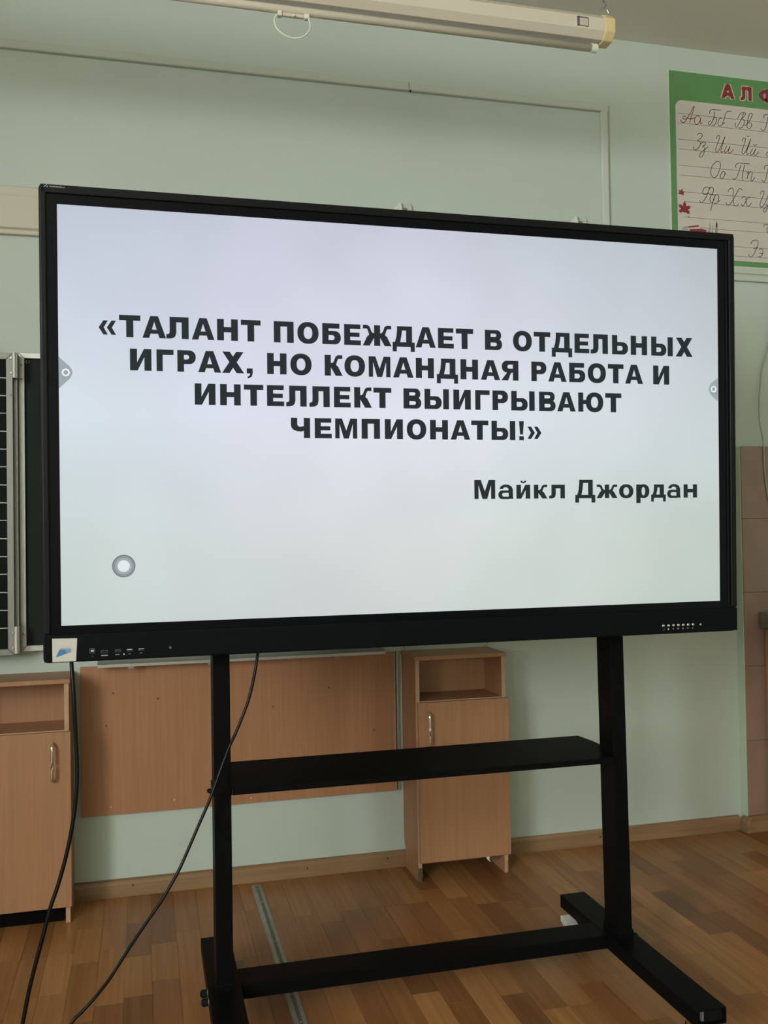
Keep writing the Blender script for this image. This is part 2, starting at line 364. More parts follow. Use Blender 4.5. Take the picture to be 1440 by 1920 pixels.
# ------------------------------------------------------------------ chalkboard (left)
cb = thing('chalkboard', 'dark green school chalkboard in aluminium frame behind the display left edge', 'chalkboard', (-.446, 3.7, .945))
def frame(x0, x1, z0, z1, y0, y1, w, mat, par, nm='frame_rail'):
    MB().prism([(x0, z1), (x1, z1), (x1-w, z1-w), (x0+w, z1-w)], y0, y1).build(nm, mat, par, bevel=.0015)
    MB().prism([(x0, z0), (x1, z0), (x1-w, z0+w), (x0+w, z0+w)], y0, y1).build(nm, mat, par, bevel=.0015)
    MB().prism([(x0, z0), (x0, z1), (x0+w, z1-w), (x0+w, z0+w)], y0, y1).build(nm, mat, par, bevel=.0015)
    MB().prism([(x1, z0), (x1, z1), (x1-w, z1-w), (x1-w, z0+w)], y0, y1).build(nm, mat, par, bevel=.0015)
# main panel, runs on behind the display
MB().box(-.430, 1.12, 3.690, 3.712, .953, 2.045).build('board_panel', board_m, cb)
frame(-.441, 1.135, .947, 2.053, 3.678, 3.722, .021, alu_m, cb)
# folded wing in front, ruled with white lines
MB().box(-1.56, -.468, 3.634, 3.648, .955, 2.025).build('wing_panel', wing_m, cb)
frame(-1.58, -.4535, .942, 2.039, 3.620, 3.652, .023, wingalu_m, cb)
MB().box(-.4545, -.4415, 3.642, 3.700, .946, 2.04).build('recess_shade_strip', aludk_m, cb)  # dark strip painting in the shaded recess between wing and panel
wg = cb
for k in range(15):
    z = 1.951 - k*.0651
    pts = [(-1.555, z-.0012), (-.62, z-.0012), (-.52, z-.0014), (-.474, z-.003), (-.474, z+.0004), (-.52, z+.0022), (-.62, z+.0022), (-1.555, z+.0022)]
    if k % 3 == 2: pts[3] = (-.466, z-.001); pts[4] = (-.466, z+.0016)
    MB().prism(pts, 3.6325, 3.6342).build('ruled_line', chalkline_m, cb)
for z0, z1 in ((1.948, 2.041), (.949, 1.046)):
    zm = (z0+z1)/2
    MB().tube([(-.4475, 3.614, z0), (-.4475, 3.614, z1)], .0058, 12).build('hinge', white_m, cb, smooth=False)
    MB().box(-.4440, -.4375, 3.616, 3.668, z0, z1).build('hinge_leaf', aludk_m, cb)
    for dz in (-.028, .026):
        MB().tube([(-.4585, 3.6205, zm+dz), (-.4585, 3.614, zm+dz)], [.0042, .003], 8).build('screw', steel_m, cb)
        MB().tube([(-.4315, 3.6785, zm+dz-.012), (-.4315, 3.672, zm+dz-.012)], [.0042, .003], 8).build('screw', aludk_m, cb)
wv = [(-.4095+.0062*math.cos(2*math.pi*k/12), 3.688, 2.021+.0062*math.sin(2*math.pi*k/12)) for k in range(13)]
MB().tube(wv, .0022, 6).build('washer', steel_m, cb)
MB().tube([(-.4595, 3.6203, 1.886), (-.4595, 3.6185, 1.886)], .0018, 8).build('pin_hole', rubber_m, cb)
# tray below it
ct = thing('chalk_tray', 'narrow grey metal chalk tray on the wall under the display', 'tray', (.38, 3.69, .88))
MB().prism([(YW, .892), (YW, .906), (3.655, .891), (3.648, .888), (3.648, .876), (3.655, .880)], -.170, .94, 'X').build('tray', alu_m, ct, bevel=.001)
for x in (-.06, .235, .73):
    MB().box(x, x+.022, 3.645, 3.66, .870, .878).build('tray_clip', aludk_m, ct)
for i, (x, lab) in enumerate(((.936, 'small wire hook on the wall at the right end of the chalk tray'), (1.026, 'small wire hook on the wall above the back left corner of the right cabinet'), (1.388, 'small wire hook on the wall above the back right corner of the right cabinet'))):
    pts = spline([(x+.004, YW+.002, .900), (x+.004, 3.722, .900), (x+.008, 3.714, .897), (x+.010, 3.711, .889), (x+.006, 3.709, .881), (x-.002, 3.708, .882), (x-.005, 3.708, .888)], 4)
    tag(MB().tube(pts, .0018, 6).build('wall_hook', aludk_m, smooth=True), lab, 'hook', 'wire hooks on the wall')

# ------------------------------------------------------------------ beech panel on the wall
wp = thing('wall_panel', 'wide beech laminate board screwed to the wall between the two cabinets', 'wall panel', (.38, 3.72, .31))
MB().box(-.235, .990, 3.712, YW, .311, .873).build('panel_sheet', beech2, wp, bevel=.001)
MB().box(.9895, .993, 3.711, YW, .311, .873).build('edge_band', beech_edge, wp)
MB().box(1.000, 1.008, 3.712, YW, .311, .875).build('edge_channel', alu_m, wp)
for x, z in ((-.116, .770), (.049, .740), (-.141, .649), (-.128, .342), (.107, .348), (.718, .745), (.492, .682), (.903, .562), (.40, .33)):
    MB().tube([(x, 3.7125, z), (x, 3.708, z)], [.0038, .0026], 8).build('screw', yellow_m if z < .4 else chip_m, wp)

# ------------------------------------------------------------------ the two bedside-type cabinets
def cabinet(nm, label, x0, x1, top, nz0, dz0, hinge_right, chipped):
    yf, yb, t = 3.524, 3.73, .016
    c = thing(nm, label, 'cabinet', ((x0+x1)/2, 3.63, 0), 'beech cabinets against the wall')
    side = lambda f: [(yf+.002, f), (yf+.002, top-t), (yb-.002, top-t), (yb-.002, .115), (yb-.010, .092), (yb-.024, .075), (yb-.026, 0), (yf+.02 if f else yf+.002, 0)]
    for sx in (x0+.004, x1-.004-t):
        MB().prism(side(0), sx, sx+t, 'X').build('side_panel', beech, c, bevel=.0006)
        e = MB().box(sx+.0005, sx+t-.0005, yf+.0008, yf+.0028, .055 if chipped else 0, top-t).build('edge_band', beech_edge, c)
    if chipped:
        MB().prism([(x0+.004, 0), (x0+.004, .056), (x0+.010, .050), (x0+.022, .058), (x0+.020, .036), (x0+.024, .022), (x0+.018, .012), (x0+.022, 0)], yf+.0006, yf+.004).build('worn_edge', chip_m, c)
        MB().prism([(x1-.020, .0), (x1-.018, .075), (x1-.004, .075), (x1-.006, .050), (x1-.012, .043), (x1-.010, .02), (x1-.014, 0)], yf+.0006, yf+.003).build('worn_edge', beech_edge, c)
    MB().box(x0, x1, yf-.003, yb-.002, top-t, top).build('top_board', beech, c, bevel=.0012)
    MB().box(x0+.02, x1-.02, yf+.006, yb-.01, nz0-t, nz0).build('shelf', beech, c)
    MB().box(x0+.019, x1-.019, yf+.003, yf+.007, nz0-t, nz0).build('edge_band', beech_edge, c)
    MB().box(x0+.02, x1-.02, yf+.004, yb-.03, .072, .088).build('bottom_board', beech, c)
    MB().box(x0+.019, x1-.019, yb-.010, yb-.005, .09, top-t).build('back_panel', beech, c)
    d = MB().box(x0+.009, x1+.002, yf-.017, yf-.001, dz0, nz0-.003).build('door', beech, c, bevel=.0012)
    hx = (x0+.046) if hinge_right else (x1-.058)
    za, zb = nz0-.172, nz0-.040
    pts = spline([(hx, yf-.017, zb), (hx, yf-.032, zb-.002), (hx, yf-.044, zb-.012), (hx, yf-.046, (za+zb)/2), (hx, yf-.044, za+.012), (hx, yf-.032, za+.002), (hx, yf-.017, za)], 5)
    MB().tube(pts, .0052, 10).build('handle', chrome_m, d, smooth=True)
    for z in (.17, nz0-.10):
        pass
    return c
cabinet('cabinet', 'narrow beech cabinet right of the wall board, behind the stand shelf, with chipped feet', 1.022, 1.405, .8765, .701, .077, True, True)
cL = cabinet('cabinet', 'narrow beech cabinet cut by the left photo edge, below the chalkboard', -.645, -.2585, .861, .680, .060, False, False)
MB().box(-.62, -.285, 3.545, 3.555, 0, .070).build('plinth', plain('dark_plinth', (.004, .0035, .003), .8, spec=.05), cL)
# torn paper under the right cabinet
tag(MB().prism([(1.300, .079), (1.318, .079), (1.316, .062), (1.325, .052), (1.309, .062)], 3.5125, 3.5135).build('paper_scrap', white_m), 'tiny torn white scrap hanging under the door of the right cabinet', 'paper')

# ------------------------------------------------------------------ sink unit at the right edge
su = thing('sink_cabinet', 'orange wooden sink cabinet with a grey steel top at the right photo edge', 'cabinet', (3.0, 3.4, 0))
for sx in (2.704, 3.288): MB().box(sx, sx+.016, 3.12, 3.655, 0, .905).build('side_panel', sinkwood_m, su, bevel=.001)
MB().box(2.72, 3.288, 3.64, 3.652, .05, .905).build('back_panel', sinkwood_m, su)
for a, b in ((2.722, 3.003), (3.007, 3.286)):
    dd = MB().box(a, b, 3.104, 3.12, .08, .89).build('door', sinkwood_m, su, bevel=.001)
    hx = b-.04 if a < 2.9 else a+.04
    MB().tube(spline([(hx, 3.104, .80), (hx, 3.078, .79), (hx, 3.074, .74), (hx, 3.078, .69), (hx, 3.104, .68)]), .005, 8).build('handle', chrome_m, dd, smooth=True)
tp = MB().box(2.684, 3.31, 3.08, 3.669, .910, .932); tp.box(2.684, 3.31, 3.08, 3.10, .932, .980); tp.box(2.684, 3.31, 3.649, 3.669, .932, .980); tp.box(2.684, 2.704, 3.10, 3.649, .932, .980); tp.box(3.29, 3.31, 3.10, 3.649, .932, .980)
tp.build('sink_top', sink_m, su, bevel=.003)
MB().prism([(2.684, .962), (2.684, .979), (2.720, .979), (2.700, .970)], 3.0785, 3.081).build('worn_corner', white_m, su)
# white cable hanging on the tiles
wc = spline([(2.822, 3.722, 2.495), (2.818, 3.722, 2.35), (2.803, 3.722, 2.20), (2.770, 3.722, 2.10), (2.755, 3.718, 2.02), (2.742, 3.712, 1.93), (2.735, 3.70, 1.84), (2.732, 3.676, 1.76), (2.732, 3.6725, 1.70), (2.734, 3.672, 1.62), (2.742, 3.672, 1.54), (2.758, 3.672, 1.47), (2.79, 3.672, 1.40), (2.85, 3.672, 1.34)], 6)
tag(MB().tube(wc, .0032, 8).build('hanging_cable', plain('white_cable', (.38, .38, .32), .5), smooth=True), 'thin white cable hanging down the wall over the tiles at the right edge', 'cable')

# ------------------------------------------------------------------ glyphs (flat lettering drawn as polygons)
def rect(x0, x1, y0, y1): return [(x0, y0), (x1, y0), (x1, y1), (x0, y1)]
def ring(x0, x1, y0, y1, sv, sh, n=28):
    cx, cy, rx, ry = (x0+x1)/2, (y0+y1)/2, (x1-x0)/2, (y1-y0)/2; out = []
    P = lambda t, a, b: (cx+a*math.copysign(abs(math.cos(t))**.9, math.cos(t)), cy+b*math.copysign(abs(math.sin(t))**.9, math.sin(t)))
    for k in range(n):
        t0, t1 = 2*math.pi*k/n, 2*math.pi*(k+1)/n
        out.append([P(t0, rx, ry), P(t1, rx, ry), P(t1, rx-sv, ry-sh), P(t0, rx-sv, ry-sh)])
    return out
def bowl(x0, x1, y0, y1, sv, sh):
    """D shape opening to the left at x0"""
    def path(x, ya, yb, r):
        r = min(r, (yb-ya)/2-1e-4, x-x0-1e-4)
        pts = [(x0, yb)]
        pts += [(x-r+r*math.cos(a), yb-r+r*math.sin(a)) for a in [math.pi/2*(1-k/8) for k in range(9)]]
        pts += [(x-r+r*math.cos(a), ya+r+r*math.sin(a)) for a in [-math.pi/2*(k/8) for k in range(9)]]
        return pts + [(x0, ya)]
    H = y1-y0
    A = path(x1, y0, y1, H*.46); B = path(x1-sv, y0+sh, y1-sh, H*.46-sh*.75)
    return [[A[i], A[i+1], B[i+1], B[i]] for i in range(len(A)-1)]
def mirror(polys, w): return [[(w-x, y) for x, y in p] for p in polys]
def glyph(ch, w, h, sv, sh):
    m = w/2
    G = {}
    def stem(): return rect(0, sv, 0, h)
    def kleg(x0, w_):   # two arms to the right of a stem
        return [[(x0, .62*h), (x0, .40*h), (x0+.30*w_, .40*h), (x0+.44*w_, .50*h), (x0+.55*w_, .72*h), (x0+.64*w_, .82*h), (x0+w_*.98, .82*h), (x0+w_*.98, h), (x0+.62*w_, h), (x0+.42*w_, .93*h), (x0+.27*w_, .70*h), (x0+.16*w_, .62*h)],
                [(x0, .42*h), (x0+w_-sv*1.12, 0), (x0+w_, 0), (x0+.62*w_, .45*h), (x0+.45*w_, .53*h), (x0+.1*w_, .60*h)]]
    if ch in 'Тт': return [rect(0, w, h-sh, h), rect(m-sv/2, m+sv/2, 0, h-sh)]
    if ch in 'Пп': return [stem(), rect(w-sv, w, 0, h), rect(sv, w-sv, h-sh, h)]
    if ch in 'Нн': return [stem(), rect(w-sv, w, 0, h), rect(sv, w-sv, .385*h, .385*h+sh)]
    if ch == 'Г': return [stem(), rect(sv, w, h-sh, h)]
    if ch == 'Е': return [stem(), rect(sv, w*.98, h-sh*.92, h), rect(sv, w*.92, .395*h, .395*h+sh*.85), rect(sv, w, 0, sh*.95)]
    if ch in 'Лл': return [rect(w-sv, w, 0, h), rect(.15*w, w-sv, h-sh, h), [(.15*w, h-sh), (.15*w+sv*.95, h-sh), (.15*w+sv*.95, .28*h), (.13*w+sv*.85, .10*h), (.06*w+sv*.7, .02*h), (.02*w+sv*.35, 0), (0, 0), (0, .20*h), (.10*w, .21*h), (.145*w, .27*h), (.15*w, .42*h)]]
    if ch == 'А': return [[(0, 0), (.285*w, 0), (.50*w, .74*h), (.50*w, h), (.335*w, h)], [(w, 0), (.715*w, 0), (.50*w, .74*h), (.50*w, h), (.665*w, h)], [(.335*w, .195*h), (.665*w, .195*h), (.60*w, .385*h), (.40*w, .385*h)]]
    if ch == 'О': return ring(0, w, -.02*h, 1.02*h, sv, sh*.95)
    if ch == 'о': return ring(0, w, -.02*h, 1.02*h, sv, sh*.85)
    if ch == 'Б': return [stem(), rect(sv, .93*w, h-sh, h)] + bowl(sv, w, 0, .64*h, sv, sh*.82)
    if ch == 'Ь': return [stem()] + bowl(sv, w, 0, .64*h, sv, sh*.82)
    if ch == 'Ы':
        return [stem(), rect(w-sv, w, 0, h)] + bowl(sv, .70*w, 0, .64*h, sv*.98, sh*.82)
    if ch == 'В': return [stem()] + bowl(sv, .95*w, .47*h, h, sv*.85, sh*.76) + bowl(sv, w, 0, .56*h, sv*.92, sh*.78)
    if ch == 'Р': return [stem()] + bowl(sv, w, .36*h, h, sv, sh*.88)
    if ch == 'Я': return mirror([stem(), [(sv, .36*h), (.62*w, .46*h), (w, 0), (w-sv*1.2, 0), (sv*1.35, .37*h)]] + bowl(sv, w*.97, .40*h, h, sv, sh*.82), w)
    if ch in 'Кк': return [stem()] + kleg(sv*.95, w-sv*.95)
    if ch in 'Жж':
        R_ = kleg(m+sv*.42, m-sv*.42); return [rect(m-sv*.5, m+sv*.5, 0, h)] + R_ + mirror(R_, w)
    if ch == 'М': return [rect(0, .20*w, 0, h), rect(.80*w, w, 0, h), [(.18*w, h), (.31*w, h), (.50*w, .40*h), (.50*w, 0), (.385*w, 0), (.20*w, .72*h), (.18*w, .72*h)], [(.82*w, h), (.69*w, h), (.50*w, .40*h), (.50*w, 0), (.615*w, 0), (.80*w, .72*h), (.82*w, .72*h)]]
    if ch in 'Дд':
        f = -.235*h if ch == 'Д' else -.28*h
        return [rect(0, w, 0, sh*.92), rect(0, .19*w, f, 0), rect(.81*w, w, f, 0), rect(.88*w-sv, .88*w, sh*.9, h), rect(.20*w, .88*w-sv, h-sh*.85, h), [(.20*w, h-sh*.8), (.20*w+sv*.85, h-sh*.8), (.19*w+sv*.75, .5*h), (.12*w+sv*.8, sh*.9), (.10*w, sh*.9), (.17*w, .48*h)]]
    if ch in 'Ий':
        return [stem(), rect(w-sv, w, 0, h), [(sv, 0), (sv*1.05, 0), (w-sv, .62*h), (w-sv, h), (w-sv*1.05, h), (sv, .38*h)]] + ([[(.30*w+.06*w*0, 1.30*h), (.42*w, 1.30*h), (.44*w, 1.23*h), (.5*w, 1.20*h), (.56*w, 1.23*h), (.58*w, 1.30*h), (.73*w, 1.30*h), (.68*w, 1.17*h), (.5*w, 1.10*h), (.32*w, 1.17*h)]] if ch == 'й' else [])
    if ch == 'Х': return [[(.02*w, h), (.355*w, h), (w, 0), (.66*w, 0)], [(.98*w, h), (.645*w, h), (0, 0), (.34*w, 0)]]
    if ch == 'Ч': return [rect(w-sv, w, 0, h), [(0, h), (sv, h), (sv, .66*h), (sv*1.15, .585*h), (sv*1.5, .555*h), (w-sv, .60*h), (w-sv, .36*h), (.55*w, .325*h), (.32*w, .335*h), (.12*w, .41*h), (.03*w, .51*h), (0, .62*h)]]
    if ch == 'Ю': return [rect(0, sv*.95, 0, h), rect(sv*.9, .36*w, .40*h, .40*h+sh*.9)] + ring(.30*w, w, -.02*h, 1.02*h, sv*.98, sh*.95)
    if ch == '!': return [[(0, h), (w, h), (.80*w, .30*h), (.20*w, .30*h)], rect(.03*w, .97*w, 0, .21*h)]
    if ch == ',': return [[(0, .24*h), (w, .24*h), (w, .02*h), (.85*w, -.14*h), (.25*w, -.24*h), (.08*w, -.17*h), (.50*w, -.08*h), (.58*w, 0), (0, 0)]]
    if ch in '«»':
        ps_ = []
        for o_ in (0, .47*w):
            a = o_; b = o_+.53*w
            ps_ += [[(a, .40*h), (a+.27*w, .08*h), (b, .08*h), (a+.29*w, .40*h)], [(a, .40*h), (a+.29*w, .40*h), (b, .72*h), (a+.27*w, .72*h)]]
        return ps_ if ch == '«' else mirror(ps_, w)
    if ch == 'а': return [rect(w-sv*1.02, w*.97, .0, .62*h), [(w*.70, 0), (w, 0), (w*.97, .2*h), (w*.7, .2*h)]] + mirror(bowl(sv*.9, w, -.02*h, .60*h, sv*.8, sh*.66), w) + \
        [[(.06*w, .70*h), (.14*w, .88*h), (.28*w, .98*h), (.45*w, 1.03*h), (.45*w, .83*h), (.36*w, .80*h), (.30*w, .70*h)], [(.45*w, 1.03*h), (.70*w, 1.0*h), (.88*w, .88*h), (.96*w, .70*h), (.97*w, .55*h), (w-sv*1.02, .55*h), (.66*w, .74*h), (.58*w, .81*h), (.45*w, .83*h)]]
    if ch == 'р': return [rect(0, sv, -.38*h, h)] + ring(sv*.25, w, -.02*h, 1.02*h, sv, sh*.8)
    if ch == 'Ф': return [rect(m-sv*.5, m+sv*.5, 0, h)] + ring(0, w, .12*h, .90*h, sv*.9, sh*.8)
    if ch == 'Т': return []
    return [rect(0, w, 0, h)]
def put(mb, polys, ox, oz, y):
    for p in polys:
        mb.add([(ox+x, y, oz+z) for x, z in p], [tuple(range(len(p)))])
def flat(mb, polys, y):
    for p in polys: mb.add([(x, y, z) for x, z in p], [tuple(range(len(p)))])
def ribbon(mb, pts, wd, y, closed=False):
    n = len(pts); L_, R_ = [], []
    for i in range(n):
        a = Vector(pts[(i-1) % n] if closed or i else pts[0]); b = Vector(pts[(i+1) % n] if closed or i < n-1 else pts[-1])
        d = (b-a); d = d.normalized() if d.length > 1e-9 else Vector((1, 0)); nn = Vector((-d.y, d.x))*wd/2; p = Vector(pts[i])
        L_.append(p+nn); R_.append(p-nn)
    for i in range(n if closed else n-1):
        j = (i+1) % n
        mb.add([(q.x, y, q.y) for q in (L_[i], L_[j], R_[j], R_[i])], [(0, 1, 2, 3)])
def disc(cx, cz, r, n=32): return [(cx+r*math.cos(2*math.pi*k/n), cz+r*math.sin(2*math.pi*k/n)) for k in range(n)]

# ------------------------------------------------------------------ interactive display
TI = .023; TH = -.0012
TL = Vector((-.2024, 2.4751, .8357+EYE)); ex = Vector((math.cos(TH), math.sin(TH), 0)); upd = Vector((0, -math.sin(TI), math.cos(TI)))
DH = 1.160
base = TL + ex*.955 - upd*DH
dp = thing('interactive_display', 'large black interactive display showing a white slide with a Russian quote', 'display', base, rot=(TI, 0, TH), local=True)
# local: x = a-.955, y into the panel, z = DH-b
def X_(a): return a-.955
def Z_(b): return DH-b
x0, x1 = X_(-.0445), X_(1.9535); zt, zb = Z_(-.0505), Z_(1.160)
def rrect(x0, x1, z0, z1, r, n=5):
    out = []
    for cx, cz, a0 in ((x1-r, z1-r, 0), (x0+r, z1-r, 90), (x0+r, z0+r, 180), (x1-r, z0+r, 270)):
        out += [(cx+r*math.cos(math.radians(a0+90*k/n)), cz+r*math.sin(math.radians(a0+90*k/n))) for k in range(n+1)]
    return out
MB().prism(rrect(x0, x1, zb, zt, .012), .004, .082).build('housing', blk_frame, dp, bevel=.003)
# frame rails standing proud round the glass
def rail(a0, a1, b0, b1, nm='frame_rail'):
    return MB().box(X_(a0), X_(a1), -.006, .006, Z_(b1), Z_(b0)).build(nm, blk_frame, dp, bevel=.003, seg=3)
rail(-.040, 1.949, -.0475, -.026); rail(-.0415, -.026, -.040, 1.085); rail(1.932, 1.9505, -.040, 1.085)
MB().box(X_(1.9215), X_(1.926), -.003, .005, Z_(1.085), Z_(-.022)).build('frame_lip', blk_frame, dp, bevel=.001)
MB().box(X_(-.026), X_(1.932), .0008, .005, Z_(1.088), Z_(-.026)).build('glass_border', blk_glass, dp)
MB().box(X_(-.0415), X_(1.9505), -.007, .006, Z_(1.157), Z_(1.0875)).build('control_bar', blk_bar, dp, bevel=.003)
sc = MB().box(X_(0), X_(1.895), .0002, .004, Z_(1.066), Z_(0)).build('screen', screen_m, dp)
YT = -.0004

# ------------------------------------------------------------------ lettering positions (metres on the screen) and handwriting strokes (0.1 mm on the poster)
T1 = '«ТАЛАНТПОБЕЖДАЕТВОТДЕЛЬНЫХ'
X1 = [0.098,0.1406,0.1482,0.2012,0.2061,0.2655,0.2661,0.3232,0.331,0.3895,0.3964,0.4508,0.4588,0.511,0.5461,0.5996,0.6095,0.6675,0.6775,0.7287,0.7379,0.7846,0.7897,0.8714,0.8744,0.9381,0.9408,0.9991,1.0057,1.0522,1.0584,1.1099,1.1449,1.1967,1.23,1.2879,1.2939,1.3454,1.3496,1.4136,1.4212,1.4681,1.4724,1.528,1.5412,1.5931,1.602,1.6559,1.6694,1.7413,1.7509,1.8083]
T2 = 'ИГРАХ,НОКОМАНДНАЯРАБОТАИ'
X2 = [0.1744,0.228,0.2407,0.2839,0.2934,0.3405,0.3466,0.406,0.4084,0.4661,0.4731,0.4889,0.5274,0.5795,0.5897,0.6475,0.6833,0.7329,0.7379,0.7957,0.8059,0.8675,0.8749,0.9338,0.9404,0.9929,1.0013,1.0639,1.0711,1.1236,1.1317,1.1899,1.1936,1.2459,1.2856,1.3322,1.3379,1.3955,1.4036,1.4546,1.4624,1.5208,1.5272,1.5779,1.5828,1.6415,1.6751,1.7287]
T3 = 'ИНТЕЛЛЕКТВЫИГРЫВАЮТ'
X3 = [0.337,0.3907,0.4026,0.4566,0.465,0.5165,0.5262,0.5722,0.5775,0.6331,0.6405,0.6964,0.7081,0.7545,0.7643,0.8138,0.8185,0.8694,0.904,0.9553,0.9648,1.0363,1.0493,1.1011,1.1142,1.1577,1.1661,1.2131,1.223,1.2951,1.3087,1.36,1.3651,1.4231,1.4314,1.5115,1.5178,1.5701]
T4 = 'ЧЕМПИОНАТЫ!»'
X4 = [0.5898,0.6418,0.6542,0.701,0.7106,0.772,0.7843,0.8362,0.8499,0.9016,0.9126,0.9692,0.9801,1.0326,1.0403,1.0983,1.1017,1.153,1.1623,1.2346,1.2461,1.2611,1.2721,1.315]
T5 = 'МайклДжордан'
X5 = [1.1092,1.1719,1.1815,1.2271,1.2363,1.2788,1.2901,1.332,1.3372,1.3868,1.4194,1.4831,1.4874,1.5546,1.56,1.6067,1.616,1.6594,1.6649,1.7136,1.7187,1.7634,1.7735,1.8192]
STROKES=[('r',[(591,2252),(646,2331),(721,2368),(835,2313),(993,2078),(1151,1825),(1309,1561),(1266,1780),(1152,2062),(1062,2349)]),('r',[(933,2185),(763,2201),(719,2138),(766,2076),(860,2073),(953,2132),(1085,2170),(1219,2141),(1335,2079)]),('r',[(1602,2053),(1508,1984),(1393,2039),(1313,2200),(1358,2365),(1480,2364),(1590,2224),(1667,2030),(1617,2222),(1625,2350),(1719,2273)]),('k',[(2125,1832),(2115,1747),(2167,1664),(2303,1620),(2496,1618),(2720,1603)]),('k',[(2370,1705),(2342,1913),(2271,2125),(2131,2326),(2062,2343),(2042,2232),(2155,2153)]),('k',[(2252,2127),(2340,1999),(2440,1989),(2453,2108),(2383,2285),(2304,2351),(2208,2329)]),('k',[(2737,2012),(2660,1978),(2561,2097),(2526,2255),(2593,2351),(2718,2305),(2799,2160),(2874,1965),(2949,1752),(3037,1633),(3263,1611)]),('k',[(2797,2246),(2900,2151)]),('k',[(3453,2115),(3434,2255),(3506,2338),(3607,2187),(3771,1913),(3896,1625)]),('k',[(3575,1932),(3637,1788),(3738,1658),(3877,1599),(3982,1624),(3964,1722),(3810,1909),(3919,1968),(3902,2142),(3780,2308),(3681,2352),(3604,2325)]),('k',[(3920,2216),(4060,2127),(4263,1866),(4360,1632),(4270,1613),(4168,1737),(4081,2056),(4068,2264),(4172,2330),(4294,2191),(4278,2055),(4160,2055)]),('k',[(4294,2209),(4347,2141)]),('k',[(4978,1763),(4961,1660),(5042,1590),(5262,1548)]),('k',[(5199,1672),(5132,1956),(5025,2244),(4902,2360),(4778,2267)]),('k',[(1448,2883),(1507,2810),(1641,2781),(1704,2860),(1617,3004),(1453,3138),(1575,3161),(1591,3295),(1472,3476),(1336,3566),(1254,3512),(1234,3412)]),('k',[(1591,3278),(1727,3181),(1849,3187),(1840,3273),(1703,3388),(1809,3422),(1793,3601),(1692,3813),(1588,3884),(1532,3827),(1600,3685),(1795,3515),(1998,3361)]),('r',[(2431,2964),(2465,2842),(2601,2795),(2557,3021),(2414,3342),(2383,3515),(2466,3569),(2646,3321),(2883,2814),(2745,3210),(2662,3457),(2686,3557),(2796,3496)]),('r',[(2966,3225),(2856,3440),(2864,3559),(2990,3479),(3152,3225),(3049,3457),(3074,3565),(3184,3514),(3324,3365)]),('k',[(3783,2963),(3825,2838),(3952,2792),(3919,3002),(3773,3360),(3761,3498),(3847,3532),(4009,3304),(4247,2793),(4111,3157),(4007,3408),(4035,3544),(4142,3482)]),('k',[(4038,2657),(4084,2705),(4195,2660)]),('k',[(4326,3242),(4210,3459),(4239,3554),(4359,3464),(4503,3233),(4399,3460),(4436,3550),(4536,3500),(4646,3359)]),('k',[(4363,3032),(4428,3081),(4568,3041)]),('k',[(5196,3287),(5073,3402),(5078,3506),(5190,3506)]),('k',[(2513,3992),(2378,4028),(2180,4249),(2092,4546),(2149,4694),(2282,4759),(2460,4601),(2603,4248),(2608,4060),(2513,3992)]),('r',[(2856,4484),(2753,4434),(2634,4553),(2592,4710),(2656,4783),(2786,4660),(2841,4485)]),('r',[(2841,4502),(2904,4593)]),('k',[(3430,4231),(3414,4112),(3482,4021),(3640,3976),(4149,3972)]),('k',[(3684,4055),(3591,4338),(3467,4623),(3327,4754),(3212,4684)]),('k',[(3893,4021),(3828,4250),(3733,4601),(3745,4738)]),('k',[(3972,4444),(4069,4351),(4079,4401),(3993,4684)]),('k',[(4017,4544),(4159,4360),(4266,4334),(4274,4454),(4202,4667),(4266,4759),(4429,4563)]),('k',[(4942,4175),(4928,4073),(5018,3979),(5198,3950)]),('k',[(5134,4108),(5046,4427),(4960,4676),(4879,4752),(4770,4656)]),('k',[(1490,5867),(1563,5970),(1679,5903),(1818,5706),(1918,5512),(1980,5354)]),('k',[(2041,5214),(1980,5354),(1907,5513),(1783,5566),(1677,5547),(1672,5412),(1771,5262),(1906,5224),(2001,5268)]),('k',[(1980,5354),(2079,5228),(2194,5236),(2218,5353),(2148,5512),(2013,5539),(1969,5474)]),('k',[(2262,5588),(2147,5556),(2049,5655),(2025,5827),(2100,5930),(2198,5848),(2280,5604),(2157,5953),(2040,6302)]),('k',[(2199,5780),(2320,5574),(2455,5550),(2490,5690),(2428,5865),(2329,5958),(2234,5920)]),('k',[(2459,5863),(2573,5759)]),('k',[(2981,5363),(3031,5257),(3161,5171),(3256,5239),(3230,5498),(3251,5771),(3296,5956),(3413,5982),(3532,5870)]),('k',[(3736,5237),(3656,5157),(3530,5218),(3306,5595),(3084,5903),(2928,5959),(2853,5851)]),('k',[(3675,5619),(3795,5518),(3900,5551),(3926,5755),(3973,5924),(4091,5922),(4192,5788)]),('k',[(4159,5566),(4070,5521),(3928,5687),(3785,5920),(3706,5943),(3649,5872)]),('v',[(4685,5337),(4748,5204),(4899,5200),(4822,5413),(4662,5770),(4670,5915),(4788,5917),(4974,5644),(5122,5321)]),('v',[(4950,5801),(5068,5845),(4962,6112),(4861,6164),(4824,6087),(4926,5941),(5108,5824)]),('k',[(4815,6865),(4865,6751),(5005,6731),(5103,6769)]),('k',[(5061,6848),(4986,6991),(5034,7109),(5114,7104)]),('k',[(4111,7702),(4181,7577),(4332,7509),(4481,7524),(4505,7678),(4359,7996),(4195,8247),(4056,8289),(3970,8164)]),('k',[(4263,7916),(4482,7817)]),('k',[(4549,7950),(4658,7875),(4746,7956),(4718,8147),(4608,8264),(4471,8237)]),('k',[(4553,8095),(4758,8103)])]
